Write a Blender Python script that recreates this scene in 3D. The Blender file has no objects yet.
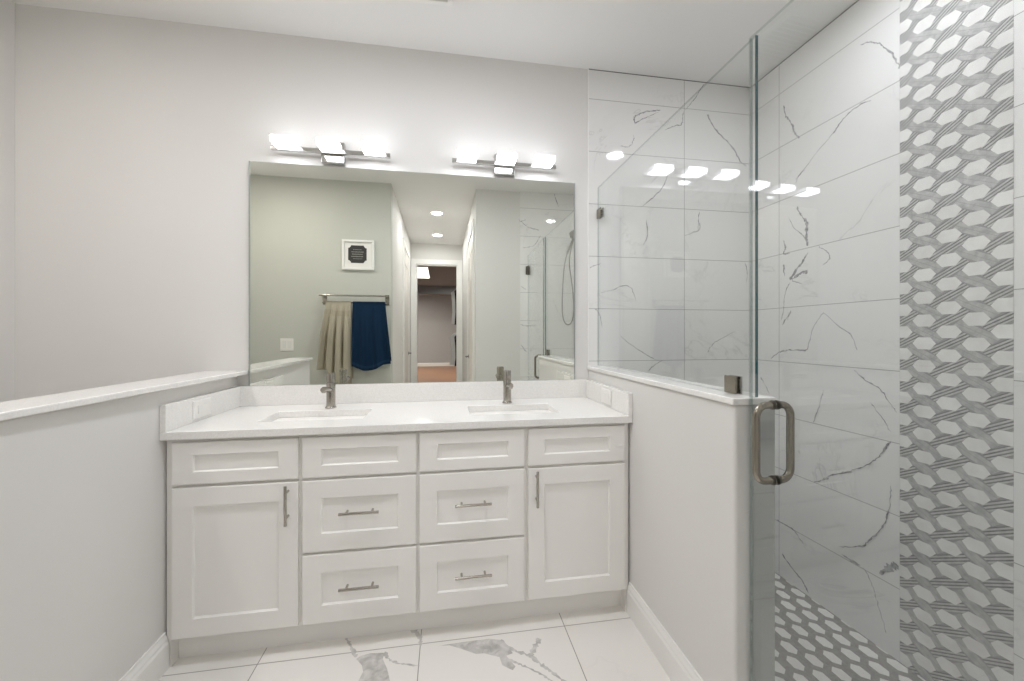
import bpy, math, random
from math import sin, cos, pi, radians, atan2, sqrt, hypot
from mathutils import Vector, Matrix

S = bpy.context.scene
COL = S.collection
random.seed(7)

# ------------------------------------------------------------------ camera, world, exposure
H_CAM = 1.231
cam = bpy.data.cameras.new('camera')
cam_o = bpy.data.objects.new('camera', cam); COL.objects.link(cam_o)
cam.sensor_fit = 'HORIZONTAL'; cam.sensor_width = 36.0
cam.lens = 397.48 / 1024 * 36.0
cam.shift_x = 0.0
cam.shift_y = (334.57 - 340.5) / 1024
cam.clip_start = 0.02; cam.clip_end = 60
cam_o.location = (0, 0, H_CAM)
cam_o.rotation_euler = (pi / 2, 0, -0.1649)
S.camera = cam_o

w = bpy.data.worlds.new('world'); S.world = w; w.use_nodes = True
w.node_tree.nodes['Background'].inputs[0].default_value = (1, 1, 1, 1)
w.node_tree.nodes['Background'].inputs[1].default_value = 0.3

S.view_settings.view_transform = 'Standard'
S.view_settings.look = 'None'
S.view_settings.exposure = 2.37
S.view_settings.gamma = 1.0
S.view_settings.use_curve_mapping = False
S.cycles.use_denoising = True
S.cycles.max_bounces = 14
S.cycles.diffuse_bounces = 8
S.cycles.glossy_bounces = 8
S.cycles.transparent_max_bounces = 16
S.cycles.sample_clamp_indirect = 8.0

SHADE_E = 3.4          # vanity light shades
BATH_FILL_E = 74.0
ALCOVE_FILL_E = 60.0
SHOWER_E = 30.0            # recessed ceiling lights
HALL_E = 42.0
ROOM_E = 1.2
FAR_FILL_E = 480.0

# ------------------------------------------------------------------ key measures (metres)
D = 2.18                # wall behind the vanity
XL, XR = -1.023, 0.806  # faces of the two half walls
HC = 2.755              # ceiling
XSR = 1.853             # right shower wall
ZS = -0.125             # shower floor
YR = 0.175              # wall behind the camera
XHL, XHR = -0.519, 0.336
YH = -2.467             # end of the hall
XLW = -1.956            # far left wall
YFAR = -11.4
T = 0.1

# ------------------------------------------------------------------ helpers
def lin(c):
    return tuple((x / 255 / 12.92) if x / 255 <= 0.04045 else ((x / 255 + 0.055) / 1.055) ** 2.4 for x in c) + (1.0,)

class NT:
    def __init__(s, name):
        s.m = bpy.data.materials.new(name); s.m.use_nodes = True
        s.t = s.m.node_tree; s.t.nodes.clear()
        s.out = s.t.nodes.new('ShaderNodeOutputMaterial')
    def n(s, typ, ins=None, **kw):
        nd = s.t.nodes.new(typ)
        for k, v in kw.items(): setattr(nd, k, v)
        for k, v in (ins or {}).items():
            if isinstance(v, bpy.types.NodeSocket): s.t.links.new(v, nd.inputs[k])
            else: nd.inputs[k].default_value = v
        return nd
    def math(s, op, a, b=0.0, c=0.0, clamp=False):
        nd = s.t.nodes.new('ShaderNodeMath'); nd.operation = op; nd.use_clamp = clamp
        for i, v in enumerate((a, b, c)):
            if isinstance(v, bpy.types.NodeSocket): s.t.links.new(v, nd.inputs[i])
            else: nd.inputs[i].default_value = v
        return nd.outputs[0]
    def mix(s, f, a, b):
        nd = s.t.nodes.new('ShaderNodeMix'); nd.data_type = 'RGBA'
        for i, v in ((0, f), (6, a), (7, b)):
            if isinstance(v, bpy.types.NodeSocket): s.t.links.new(v, nd.inputs[i])
            else: nd.inputs[i].default_value = v
        return nd.outputs[2]
    def link(s, a, b): s.t.links.new(a, b)
    def surf(s, sock): s.t.links.new(sock, s.out.inputs[0]); return s.m

def paint(name, rgb, rough=0.6, bump=0.0, scale=60.0, metal=0.0, spec=0.5, var=0.0):
    q = NT(name)
    p = q.n('ShaderNodeBsdfPrincipled', {'Base Color': lin(rgb), 'Roughness': rough, 'Metallic': metal, 'Specular IOR Level': spec})
    if bump or var:
        tc = q.n('ShaderNodeTexCoord')
        nz = q.n('ShaderNodeTexNoise', {'Vector': tc.outputs['Object'], 'Scale': scale, 'Detail': 4.0})
        if bump:
            b = q.n('ShaderNodeBump', {'Height': nz.outputs[0], 'Strength': bump, 'Distance': 0.002})
            q.link(b.outputs[0], p.inputs['Normal'])
        if var:
            c = lin(rgb)
            d = tuple(x * (1 - var) for x in c[:3]) + (1,)
            q.link(q.mix(nz.outputs[0], d, c), p.inputs['Base Color'])
    return q.surf(p.outputs[0])

def emit(name, rgb, strength):
    q = NT(name)
    e = q.n('ShaderNodeEmission', {'Color': tuple(rgb) + (1.0,), 'Strength': strength})
    return q.surf(e.outputs[0])

def glass(name, tint, f0=0.045):
    q = NT(name)
    g = q.n('ShaderNodeNewGeometry')
    dt = q.n('ShaderNodeVectorMath', {0: g.outputs['Normal'], 1: g.outputs['Incoming']}, operation='DOT_PRODUCT')
    c = q.math('ABSOLUTE', dt.outputs['Value'])
    om = q.math('SUBTRACT', 1.0, c, clamp=True)
    f = q.math('MULTIPLY_ADD', q.math('POWER', om, 5.0), 1 - f0, f0, clamp=True)
    tr = q.n('ShaderNodeBsdfTransparent', {0: tint})
    gl = q.n('ShaderNodeBsdfGlossy', {'Color': (1, 1, 1, 1), 'Roughness': 0.0})
    m = q.n('ShaderNodeMixShader', {0: f, 1: tr.outputs[0], 2: gl.outputs[0]})
    return q.surf(m.outputs[0])

def marble_tile(name, iu, iv, u0, du, v0, dv, base, vein, rough, seed, vein_amt=1.0, grout=(150, 148, 146), grout_w=0.0018, nscale=1.5):
    """Polished marble porcelain in a stacked grid; veins differ from tile to tile."""
    q = NT(name)
    pos = q.n('ShaderNodeNewGeometry').outputs['Position']
    sp = q.n('ShaderNodeSeparateXYZ', {0: pos})
    U = q.math('DIVIDE', q.math('SUBTRACT', sp.outputs[iu], u0), du)
    V = q.math('DIVIDE', q.math('SUBTRACT', sp.outputs[iv], v0), dv)
    fu, fv = q.math('FRACT', U), q.math('FRACT', V)
    cu, cv = q.math('FLOOR', U), q.math('FLOOR', V)
    eu = q.math('MULTIPLY', q.math('MINIMUM', fu, q.math('SUBTRACT', 1.0, fu)), du)
    ev = q.math('MULTIPLY', q.math('MINIMUM', fv, q.math('SUBTRACT', 1.0, fv)), dv)
    ed = q.math('MINIMUM', eu, ev)
    gm = q.n('ShaderNodeMapRange', {0: ed, 1: grout_w * 0.5, 2: grout_w, 3: 1.0, 4: 0.0}).outputs[0]
    cell = q.n('ShaderNodeCombineXYZ', {0: cu, 1: cv, 2: float(seed)})
    rnd = q.n('ShaderNodeTexWhiteNoise', {0: cell.outputs[0]}, noise_dimensions='3D')
    off = q.n('ShaderNodeVectorMath', {0: rnd.outputs['Color'], 1: (40, 40, 40)}, operation='MULTIPLY')
    base2 = q.n('ShaderNodeCombineXYZ', {0: sp.outputs[iu], 1: sp.outputs[iv], 2: 0.0})
    vec = q.n('ShaderNodeVectorMath', {0: base2.outputs[0], 1: off.outputs[0]}, operation='ADD').outputs[0]
    # thin wandering veins: the zero line of a distorted noise, kept only where a broad mask allows
    n1 = q.n('ShaderNodeTexNoise', {'Vector': vec, 'Scale': nscale, 'Detail': 5.0, 'Roughness': 0.62, 'Distortion': 0.9}).outputs[0]
    a1 = q.math('ABSOLUTE', q.math('SUBTRACT', n1, 0.5))
    v1 = q.n('ShaderNodeMapRange', {0: a1, 1: 0.0, 2: 0.011, 3: 1.0, 4: 0.0}).outputs[0]
    mk = q.n('ShaderNodeTexNoise', {'Vector': vec, 'Scale': nscale * 1.2, 'Detail': 2.0}).outputs[0]
    m1 = q.n('ShaderNodeMapRange', {0: mk, 1: 0.48, 2: 0.66, 3: 0.0, 4: 1.0}).outputs[0]
    a2 = q.n('ShaderNodeMapRange', {0: a1, 1: 0.0, 2: 0.09, 3: 0.22, 4: 0.0}).outputs[0]
    n3 = q.n('ShaderNodeTexNoise', {'Vector': vec, 'Scale': 6.0, 'Detail': 6.0}).outputs[0]
    cloud = q.math('MULTIPLY', q.math('MULTIPLY', a2, m1), n3)
    amt = q.math('MULTIPLY', q.math('ADD', q.math('MULTIPLY', q.math('MULTIPLY', v1, m1), 0.75), cloud), vein_amt, clamp=True)
    col = q.mix(amt, lin(base), lin(vein))
    col = q.mix(gm, col, lin(grout))
    p = q.n('ShaderNodeBsdfPrincipled', {'Base Color': col, 'Specular IOR Level': 0.5})
    q.link(q.math('MULTIPLY_ADD', gm, 0.5, rough), p.inputs['Roughness'])
    b = q.n('ShaderNodeBump', {'Height': q.math('SUBTRACT', 1.0, gm), 'Strength': 0.4, 'Distance': 0.001})
    q.link(b.outputs[0], p.inputs['Normal'])
    return q.surf(p.outputs[0])

def stone(name, rgb, rgb2, rough, scale=25.0):
    q = NT(name)
    pos = q.n('ShaderNodeNewGeometry').outputs['Position']
    n1 = q.n('ShaderNodeTexNoise', {'Vector': pos, 'Scale': scale, 'Detail': 5.0, 'Roughness': 0.6, 'Distortion': 0.5}).outputs[0]
    f = q.n('ShaderNodeMapRange', {0: n1, 1: 0.35, 2: 0.65, 3: 0.0, 4: 1.0}).outputs[0]
    p = q.n('ShaderNodeBsdfPrincipled', {'Base Color': q.mix(f, lin(rgb), lin(rgb2)), 'Roughness': rough})
    return q.surf(p.outputs[0])

class MB:
    """Collects shapes and links them as ONE mesh object."""
    def __init__(s): s.v = []; s.f = []; s.mi = []
    def add(s, vs, fs, mi=0):
        o = len(s.v); s.v += [tuple(p) for p in vs]
        s.f += [tuple(i + o for i in f) for f in fs]; s.mi += [mi] * len(fs)
    def box(s, x0, x1, y0, y1, z0, z1, mi=0):
        s.add([(x0, y0, z0), (x1, y0, z0), (x1, y1, z0), (x0, y1, z0), (x0, y0, z1), (x1, y0, z1), (x1, y1, z1), (x0, y1, z1)],
              [(0, 3, 2, 1), (4, 5, 6, 7), (0, 1, 5, 4), (1, 2, 6, 5), (2, 3, 7, 6), (3, 0, 4, 7)], mi)
    def quad(s, a, b, c, d, mi=0): s.add([a, b, c, d], [(0, 1, 2, 3)], mi)
    def tube(s, pts, r, n=14, mi=0, caps=True):
        pts = [Vector(p) for p in pts]; k = len(pts)
        rs = r if isinstance(r, (list, tuple)) else [r] * k
        tan = [(pts[min(i + 1, k - 1)] - pts[max(i - 1, 0)]).normalized() for i in range(k)]
        t0 = tan[0]; ref = Vector((0, 0, 1)) if abs(t0.z) < 0.9 else Vector((1, 0, 0))
        nrm = (ref - t0 * ref.dot(t0)).normalized(); vs = []
        for i in range(k):
            t = tan[i]; nrm = (nrm - t * nrm.dot(t)).normalized(); bi = t.cross(nrm)
            for j in range(n):
                a = 2 * pi * j / n
                vs.append(pts[i] + (nrm * cos(a) + bi * sin(a)) * rs[i])
        fs = [(i * n + j, i * n + (j + 1) % n, (i + 1) * n + (j + 1) % n, (i + 1) * n + j) for i in range(k - 1) for j in range(n)]
        if caps: fs += [tuple(range(n))[::-1], tuple(range((k - 1) * n, k * n))]
        s.add(vs, fs, mi)
    def lathe(s, prof, c=(0, 0, 0), n=28, mi=0, axis='z'):
        vs = []
        for r, z in prof:
            for j in range(n):
                a = 2 * pi * j / n
                p = (r * cos(a), r * sin(a), z)
                if axis == 'y': p = (p[0], p[2], -p[1])
                if axis == 'x': p = (p[2], p[0], p[1])
                vs.append((p[0] + c[0], p[1] + c[1], p[2] + c[2]))
        k = len(prof)
        fs = [(i * n + j, i * n + (j + 1) % n, (i + 1) * n + (j + 1) % n, (i + 1) * n + j) for i in range(k - 1) for j in range(n)]
        fs += [tuple(range(n))[::-1], tuple(range((k - 1) * n, k * n))]
        s.add(vs, fs, mi)
    def extrude_x(s, prof, x0, x1, mi=0):
        k = len(prof)
        vs = [(x0, y, z) for y, z in prof] + [(x1, y, z) for y, z in prof]
        s.add(vs, [(i, (i + 1) % k, (i + 1) % k + k, i + k) for i in range(k)] + [tuple(range(k))[::-1], tuple(range(k, 2 * k))], mi)
    def extrude_y(s, prof, y0, y1, mi=0):
        k = len(prof)
        vs = [(x, y0, z) for x, z in prof] + [(x, y1, z) for x, z in prof]
        s.add(vs, [(i, (i + 1) % k, (i + 1) % k + k, i + k) for i in range(k)] + [tuple(range(k))[::-1], tuple(range(k, 2 * k))], mi)
    def build(s, name, mats, parent=None, bevel=0.0, smooth=None, seg=2):
        me = bpy.data.meshes.new(name); me.from_pydata(s.v, [], s.f)
        for m in (mats if isinstance(mats, (list, tuple)) else [mats]): me.materials.append(m)
        me.polygons.foreach_set('material_index', s.mi); me.update()
        import bmesh
        bm = bmesh.new(); bm.from_mesh(me); bmesh.ops.recalc_face_normals(bm, faces=bm.faces); bm.to_mesh(me); bm.free()
        if smooth is not None:
            me.shade_smooth(); me.set_sharp_from_angle(angle=radians(smooth))
        o = bpy.data.objects.new(name, me); COL.objects.link(o)
        if parent is not None:
            o.parent = parent
            o.matrix_parent_inverse = Matrix.Translation(parent.location).inverted() if parent.type == 'EMPTY' else Matrix()
        if bevel:
            b = o.modifiers.new('bevel', 'BEVEL'); b.width = bevel; b.segments = seg; b.limit_method = 'ANGLE'; b.angle_limit = radians(35)
            b.harden_normals = False
        return o

def empty(name, loc):
    o = bpy.data.objects.new(name, None); COL.objects.link(o); o.location = loc; o.empty_display_size = 0.05
    return o
def tag(o, label, cat, group=None):
    o['label'] = label; o['category'] = cat
    if group: o['group'] = group
    return o
def struct(o, label=None):
    o['kind'] = 'structure'
    if label: o['label'] = label
    return o
def copy_tree(o, delta, parent=None):
    """copies a thing with its parts; only the root moves (parts follow by parenting)"""
    c = o.copy(); COL.objects.link(c)
    if parent is None: c.location = Vector(o.location) + Vector(delta)
    else: c.parent = parent
    for ch in [x for x in COL.objects if x.parent == o]: copy_tree(ch, delta, c)
    return c

# ------------------------------------------------------------------ materials
M = {}
M['wall'] = paint('wall paint light grey', (219, 217, 214), 0.62, 0.06, 90)
M['wall_rear'] = paint('wall paint with light cast', (195, 196, 188), 0.62, 0.06, 90)  # same paint; greenish cast and dimness of the light put into its colour
M['ceil'] = paint('ceiling paint', (234, 233, 231), 0.75, 0.05, 80)
M['trim'] = paint('white semigloss trim', (236, 235, 232), 0.35)
M['cab'] = paint('white cabinet lacquer', (235, 233, 229), 0.38)
M['quartz'] = stone('white quartz', (238, 236, 233), (228, 226, 222), 0.16, 160)
M['ceramic'] = paint('white ceramic', (232, 231, 228), 0.08)
M['nickel'] = paint('brushed nickel', (176, 171, 163), 0.2, metal=1.0)
M['handle'] = paint('satin door pull nickel', (150, 143, 132), 0.22, metal=1.0)
M['chrome'] = paint('chrome', (205, 204, 202), 0.12, metal=1.0)
M['darknickel'] = paint('dark nickel', (122, 117, 110), 0.3, metal=1.0)
M['gasket'] = paint('black gasket', (30, 28, 26), 0.5)
M['plastic'] = paint('white plastic', (235, 233, 229), 0.35)
M['slot'] = paint('socket slots', (120, 117, 112), 0.6)
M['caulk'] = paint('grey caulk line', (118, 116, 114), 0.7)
M['dark'] = paint('vent dark', (205, 205, 203), 0.8)
M['mirror'] = paint('mirror silver', (236, 238, 231), 0.0, metal=1.0)
M['mirror_edge'] = paint('mirror edge', (150, 156, 152), 0.3)
M['pane'] = glass('clear glass', (0.975, 0.985, 0.982, 1))
M['pane_rim'] = glass('glass rim', (0.74, 0.79, 0.78, 1))
M['pane_edge'] = paint('glass edge teal', (44, 88, 96), 0.1)
M['seal'] = glass('clear vinyl seal', (0.86, 0.88, 0.87, 1), 0.12)
M['shade'] = emit('lit frosted shade', (0.975, 0.995, 1.05), SHADE_E)
M['shade_back'] = emit('frosted shade back', (0.975, 0.995, 1.05), SHADE_E * 0.16)
M['shade_top'] = emit('frosted shade top', (0.975, 0.995, 1.05), SHADE_E * 0.42)
M['can'] = emit('lit added fill lamp', (0.97, 1.0, 1.07), BATH_FILL_E)
M['hall_can'] = emit('lit hall lamp', (0.985, 0.99, 1.03), HALL_E)
M['shower_can'] = emit('lit shower lamp', (0.975, 1.0, 1.06), SHOWER_E)
M['alcove_fill'] = emit('lit added alcove lamp', (1.0, 0.95, 0.92), ALCOVE_FILL_E)
M['far_fill'] = emit('lit added far room lamp', (1.0, 0.95, 0.9), FAR_FILL_E)
M['panel_lit'] = emit('lit louvre panel', (1.0, 0.98, 0.95), ROOM_E)
M['hexwhite'] = stone('white thassos mosaic', (236, 235, 232), (222, 220, 217), 0.2, 9)
M['bandgrey'] = stone('grey marble band', (170, 169, 168), (196, 195, 193), 0.22, 40)
M['bandlight'] = stone('pale grey marble stripe', (202, 201, 198), (180, 179, 177), 0.22, 40)
M['banddark'] = stone('dark grey marble stripe', (118, 117, 117), (144, 143, 143), 0.25, 50)
M['mosaicgrout'] = paint('grey mosaic grout', (148, 147, 146), 0.5)
M['hexfloor'] = stone('white mosaic floor', (240, 239, 236), (230, 228, 225), 0.3, 9)
M['bandfloor'] = stone('grey floor band', (138, 135, 131), (158, 155, 151), 0.35, 60)
M['towel_beige'] = paint('beige terry', (180, 172, 154), 0.95, 0.8, 500, var=0.15, spec=0.1)
M['towel_navy'] = paint('navy terry', (25, 48, 72), 0.95, 0.8, 500, var=0.25, spec=0.1)
M['navy_band'] = paint('navy woven band', (31, 56, 82), 0.8, spec=0.1)
M['beige_band'] = paint('beige woven band', (166, 158, 140), 0.8, spec=0.1)
M['plaque'] = paint('charcoal plaque', (52, 50, 49), 0.7)
M['chalk'] = paint('pale lettering', (150, 148, 144), 0.7)
M['wood'] = paint('brown wood floor', (165, 122, 96), 0.4, 0.1, 20, var=0.3)
M['roomwall'] = paint('far room grey', (172, 172, 173), 0.7)
M['roomceil'] = paint('far room ceiling grey', (138, 144, 150), 0.8)
M['cloth_dark'] = paint('black cloth', (22, 22, 24), 0.9)
M['cloth_white'] = paint('white cloth', (220, 220, 218), 0.9)
M['door'] = paint('painted door', (226, 221, 214), 0.4)

TILE_W, TILE_H = 0.605, 0.301
wb, wv = (232, 231, 229), (112, 112, 114)
M['tile_back'] = marble_tile('marble tile back', 0, 2, 1.407, TILE_W, ZS, TILE_H, wb, wv, 0.05, 3, 0.25)
M['tile_right'] = marble_tile('marble tile right', 1, 2, 1.358, TILE_W, ZS, TILE_H, wb, wv, 0.05, 11, 0.3)
M['tile_half_shaded'] = marble_tile('marble tile half wall shaded', 1, 2, 1.358, TILE_W, ZS, TILE_H, (172, 174, 171), wv, 0.05, 17)  # darker copy of the wall tile; shade on the end face put into its base
M['tile_curb'] = marble_tile('marble curb', 1, 0, 0.4, TILE_W, 0.2, 2.0, wb, wv, 0.05, 23)
M['tile_floor'] = marble_tile('marble floor', 0, 1, -0.10, 0.594, 1.62, 0.6, (233, 230, 225), (132, 128, 124), 0.14, 5, 0.08, (150, 145, 138), 0.0024, 1.1)
M['vein'] = stone('grey marble vein', (124, 124, 126), (192, 192, 192), 0.06, 45)
M['veinfloor'] = stone('grey floor vein', (178, 175, 171), (214, 211, 207), 0.14, 26)

# ------------------------------------------------------------------ setting
def slab(name, mat, *boxes, label=None):
    m = MB()
    for b in boxes: m.box(*b)
    return struct(m.build(name, mat), label)

slab('ceiling', M['ceil'], (XLW - T, XSR + T, YR - 0.12, D + T, HC, HC + 0.1), (XHL - T, XHR + T, YH - 0.1, YR - 0.12, HC, HC + 0.1))
slab('wall_back', M['wall'], (XLW - T, 0.8085, D, D + T, -0.03, HC))
slab('wall_left', M['wall'], (XLW - T, XLW, YR - 0.12, D, -0.03, HC))
slab('wall_rear_left', M['wall_rear'], (XLW, XHL, YR - 0.12, YR, -0.03, HC))
slab('wall_rear_right', M['wall'], (XHR, 0.806, YR - 0.12, YR, -0.03, HC))
slab('wall_hall_left', M['wall'], (XHL - T, XHL, YH, YR - 0.12, -0.03, HC))
slab('wall_hall_right', M['wall'], (XHR, XHR + T, YH, YR - 0.12, -0.03, HC))
DX0, DX1, DZ = -0.433, 0.255, 2.41
slab('wall_hall_end', M['wall'], (-2.6, DX0, YH - 0.1, YH, -0.03, HC), (DX1, 2.6, YH - 0.1, YH, -0.03, HC), (DX0, DX1, YH - 0.1, YH, DZ, HC))
# the dim room beyond the hall
slab('floor_bedroom', M['wood'], (-2.6, 2.6, YFAR, YH - 0.1, -0.03, -0.001))
slab('ceiling_bedroom', M['roomceil'], (-2.6, 2.6, YFAR, YH - 0.1, HC, HC + 0.1), (-2.6, 2.6, -8.7, -8.3, 2.50, HC))
slab('wall_bedroom_far', M['roomwall'], (-2.6, 2.6, YFAR - 0.1, YFAR, -0.03, HC + 0.1))
slab('wall_bedroom_left', M['roomwall'], (-2.7, -2.6, YFAR, YH, -0.03, HC + 0.1))
slab('wall_bedroom_right', M['roomwall'], (2.6, 2.7, YFAR, YH, -0.03, HC + 0.1))

HWT = 0.125
YLE, YRE = 1.035, 1.005     # free ends of the half walls
def half_wall(name, x0, x1, yend, capname, over=0.013, cz=1.031):
    m = MB(); m.box(x0, x1, yend, D, 0, cz)
    struct(m.build(name, M['wall'], bevel=0.01, seg=4))
    c = MB(); lo = 0.013 if x0 < 0 else 0.008
    P = [(x0 - lo, yend - 0.003), (x1 + min(over, 0.02), yend - 0.003), (x1 + over, D), (x0 - lo, D)]
    c.add([(x, y, z) for z in (cz, cz + 0.02) for x, y in P], [(3, 2, 1, 0), (4, 5, 6, 7)] + [(i, (i + 1) % 4, 4 + (i + 1) % 4, 4 + i) for i in range(4)])
    struct(c.build(capname, M['quartz'], bevel=0.004, seg=3))
half_wall('wall_left_half', XL - HWT, XL, YLE, 'trim_1', 0.053, 1.033)
half_wall('wall_right_half', XR, XR + HWT - 0.008, YRE, 'trim_2')

def vein_strip(m, pts, widths, to3, mi, rng):
    """a hand laid vein: a ragged ribbon through 2-D points on a tile face"""
    P = []; N = len(pts)
    cr = lambda p0, p1, p2, p3, t: 0.5 * (2 * p1 + (p2 - p0) * t + (2 * p0 - 5 * p1 + 4 * p2 - p3) * t * t + (3 * p1 - p0 - 3 * p2 + p3) * t ** 3)
    for i in range(N - 1):
        q = [pts[max(i - 1, 0)], pts[i], pts[i + 1], pts[min(i + 2, N - 1)]]
        for k in range(8):
            t = k / 8
            P.append((cr(q[0][0], q[1][0], q[2][0], q[3][0], t), cr(q[0][1], q[1][1], q[2][1], q[3][1], t), widths[i] * (1 - t) + widths[i + 1] * t))
    P.append((*pts[-1], widths[-1] * 0.3))
    J = []
    for i, (a, b, wd) in enumerate(P):
        if 0 < i < len(P) - 1:
            a += rng.uniform(-1, 1) * 0.003; b += rng.uniform(-1, 1) * 0.003
        J.append((a, b, wd * rng.uniform(0.25, 1.25)))
    L, R = [], []
    for i, (a, b, wd) in enumerate(J):
        p, n = J[max(i - 1, 0)], J[min(i + 1, len(J) - 1)]
        dx, dy = n[0] - p[0], n[1] - p[1]; l = hypot(dx, dy) or 1
        L.append(to3(a - dy / l * wd / 2, b + dx / l * wd / 2)); R.append(to3(a + dy / l * wd / 2, b - dx / l * wd / 2))
    k = len(L)
    m.add(L + R, [(i, i + 1, k + i + 1, k + i) for i in range(k - 1)], mi)
rng = random.Random(3)
# hand laid veins: points on the face in metres, widths in millimetres
VEINS_BACK = [
    ([(1.089, 2.47), (1.089, 2.504), (1.126, 2.528), (1.178, 2.547), (1.253, 2.558)], [8, 10, 6, 5, 3]),
    ([(1.089, 2.466), (1.148, 2.502), (1.238, 2.545)], [9, 5, 3]),
    ([(1.283, 2.445), (1.336, 2.47), (1.389, 2.489), (1.397, 2.539), (1.404, 2.567)], [3, 5, 5, 4, 4]),
    ([(1.412, 2.575), (1.466, 2.637), (1.513, 2.705), (1.536, 2.743)], [2, 4, 3, 2]),
    ([(1.559, 2.56), (1.614, 2.473), (1.678, 2.421), (1.734, 2.368), (1.782, 2.293), (1.823, 2.267)], [7, 8, 6, 9, 5, 3]),
    ([(1.002, 2.326), (1.053, 2.329), (1.082, 2.366), (1.082, 2.4)], [2, 3, 3, 2]),
    ([(1.141, 1.985), (1.2, 2.036), (1.26, 2.095), (1.298, 2.174)], [3, 4, 5, 3]),
    ([(1.497, 1.862), (1.5, 1.919), (1.505, 1.969)], [3, 4, 3]),
    ([(1.41, 1.824), (1.476, 1.848), (1.509, 1.868), (1.501, 1.913)], [3, 5, 4, 3]),
    ([(0.884, 1.474), (0.952, 1.49), (1.021, 1.517), (1.068, 1.499), (1.099, 1.427)], [2, 3, 4, 4, 3]),
    ([(0.816, 1.616), (0.884, 1.644)], [4, 2]),
    ([(0.846, 1.38), (0.876, 1.337), (0.888, 1.273)], [5, 4, 3]),
    ([(0.998, 1.222), (1.091, 1.156), (1.178, 1.105), (1.225, 1.079)], [2, 4, 5, 3]),
    ([(1.17, 1.017), (1.217, 1.053), (1.265, 1.079)], [4, 4, 2]),
    ([(1.813, 1.675), (1.83, 1.614), (1.822, 1.552)], [3, 5, 3]),
    ([(1.146, 1.757), (1.17, 1.832), (1.162, 1.905)], [3, 4, 3]),
    ([(1.559, 1.124), (1.609, 1.184), (1.744, 1.252)], [2, 3, 2]),
]
VEINS_RIGHT = [
    ([(1.933, 2.505), (1.916, 2.436), (1.882, 2.382), (1.865, 2.324), (1.833, 2.276)], [5, 7, 6, 10, 5]),
    ([(1.854, 2.063), (1.798, 2.103), (1.724, 2.159), (1.641, 2.211), (1.602, 2.247), (1.534, 2.272), (1.471, 2.265)], [3, 3, 3, 6, 4, 5, 2]),
    ([(1.517, 2.543), (1.471, 2.524), (1.428, 2.479), (1.387, 2.411), (1.357, 2.33)], [3, 4, 4, 5, 4]),
    ([(1.855, 2.044), (1.835, 2.077), (1.802, 2.093)], [3, 4, 3]),
    ([(1.848, 1.911), (1.821, 1.862), (1.789, 1.812), (1.789, 1.744), (1.783, 1.691)], [8, 6, 16, 12, 8]),
    ([(1.897, 1.872), (1.862, 1.803), (1.808, 1.748), (1.783, 1.691)], [2, 3, 4, 4]),
    ([(1.783, 1.656), (1.815, 1.611), (1.848, 1.581), (1.89, 1.528)], [6, 12, 10, 14]),
    ([(1.783, 1.559), (1.828, 1.555), (1.876, 1.526), (1.815, 1.5)], [14, 12, 7, 6]),
    ([(1.721, 1.672), (1.685, 1.648), (1.663, 1.605), (1.697, 1.579)], [2, 4, 5, 3]),
    ([(1.933, 1.754), (1.918, 1.708), (1.933, 1.681), (1.89, 1.675)], [5, 10, 6, 4]),
    ([(1.933, 1.619), (1.925, 1.557)], [8, 4]),
    ([(1.89, 1.516), (1.925, 1.447), (1.933, 1.362), (1.947, 1.314)], [3, 4, 4, 3]),
    ([(1.883, 1.359), (1.907, 1.312)], [6, 4]),
    ([(2.018, 1.092), (1.966, 1.127), (1.891, 1.147), (1.8, 1.148), (1.778, 1.177), (1.75, 1.267), (1.695, 1.341)], [5, 5, 5, 6, 3, 3, 2]),
    ([(1.94, 1.285), (1.891, 1.352)], [6, 3]),
    ([(1.695, 1.341), (1.625, 1.277), (1.56, 1.229), (1.531, 1.161)], [2, 3, 3, 2]),
    ([(1.542, 1.069), (1.498, 1.028), (1.436, 0.997), (1.397, 0.944), (1.368, 0.907)], [2, 5, 4, 2, 2]),
    ([(1.472, 0.932), (1.431, 0.879), (1.392, 0.819)], [2, 3, 2]),
    ([(1.75, 0.783), (1.715, 0.878), (1.695, 0.956)], [5, 4, 2]),
    ([(1.392, 0.782), (1.426, 0.724), (1.461, 0.676), (1.542, 0.61), (1.613, 0.569), (1.676, 0.529), (1.702, 0.507)], [7, 6, 5, 3, 3, 3, 3]),
    ([(2.092, 0.976), (2.027, 0.889)], [4, 3]),
    ([(1.745, 0.48), (1.681, 0.517), (1.654, 0.546), (1.552, 0.596)], [4, 5, 3, 3]),
    ([(1.392, 0.593), (1.397, 0.501), (1.423, 0.405), (1.471, 0.33), (1.517, 0.271), (1.615, 0.219)], [2, 3, 6, 6, 5, 2]),
    ([(1.974, 0.18), (1.895, 0.18), (1.862, 0.174), (1.806, 0.132)], [6, 5, 7, 3]),
    ([(1.433, 0.195), (1.402, 0.239), (1.367, 0.275)], [6, 20, 30]),
    ([(1.939, 0.005), (1.879, -0.034), (1.814, -0.066), (1.775, -0.104)], [9, 6, 7, 8]),
    ([(1.602, 0.188), (1.552, 0.185), (1.517, 0.187)], [3, 10, 5]),
    ([(1.505, 0.182), (1.471, 0.143), (1.444, 0.068), (1.407, -0.043)], [2, 3, 3, 2]),
]
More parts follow.
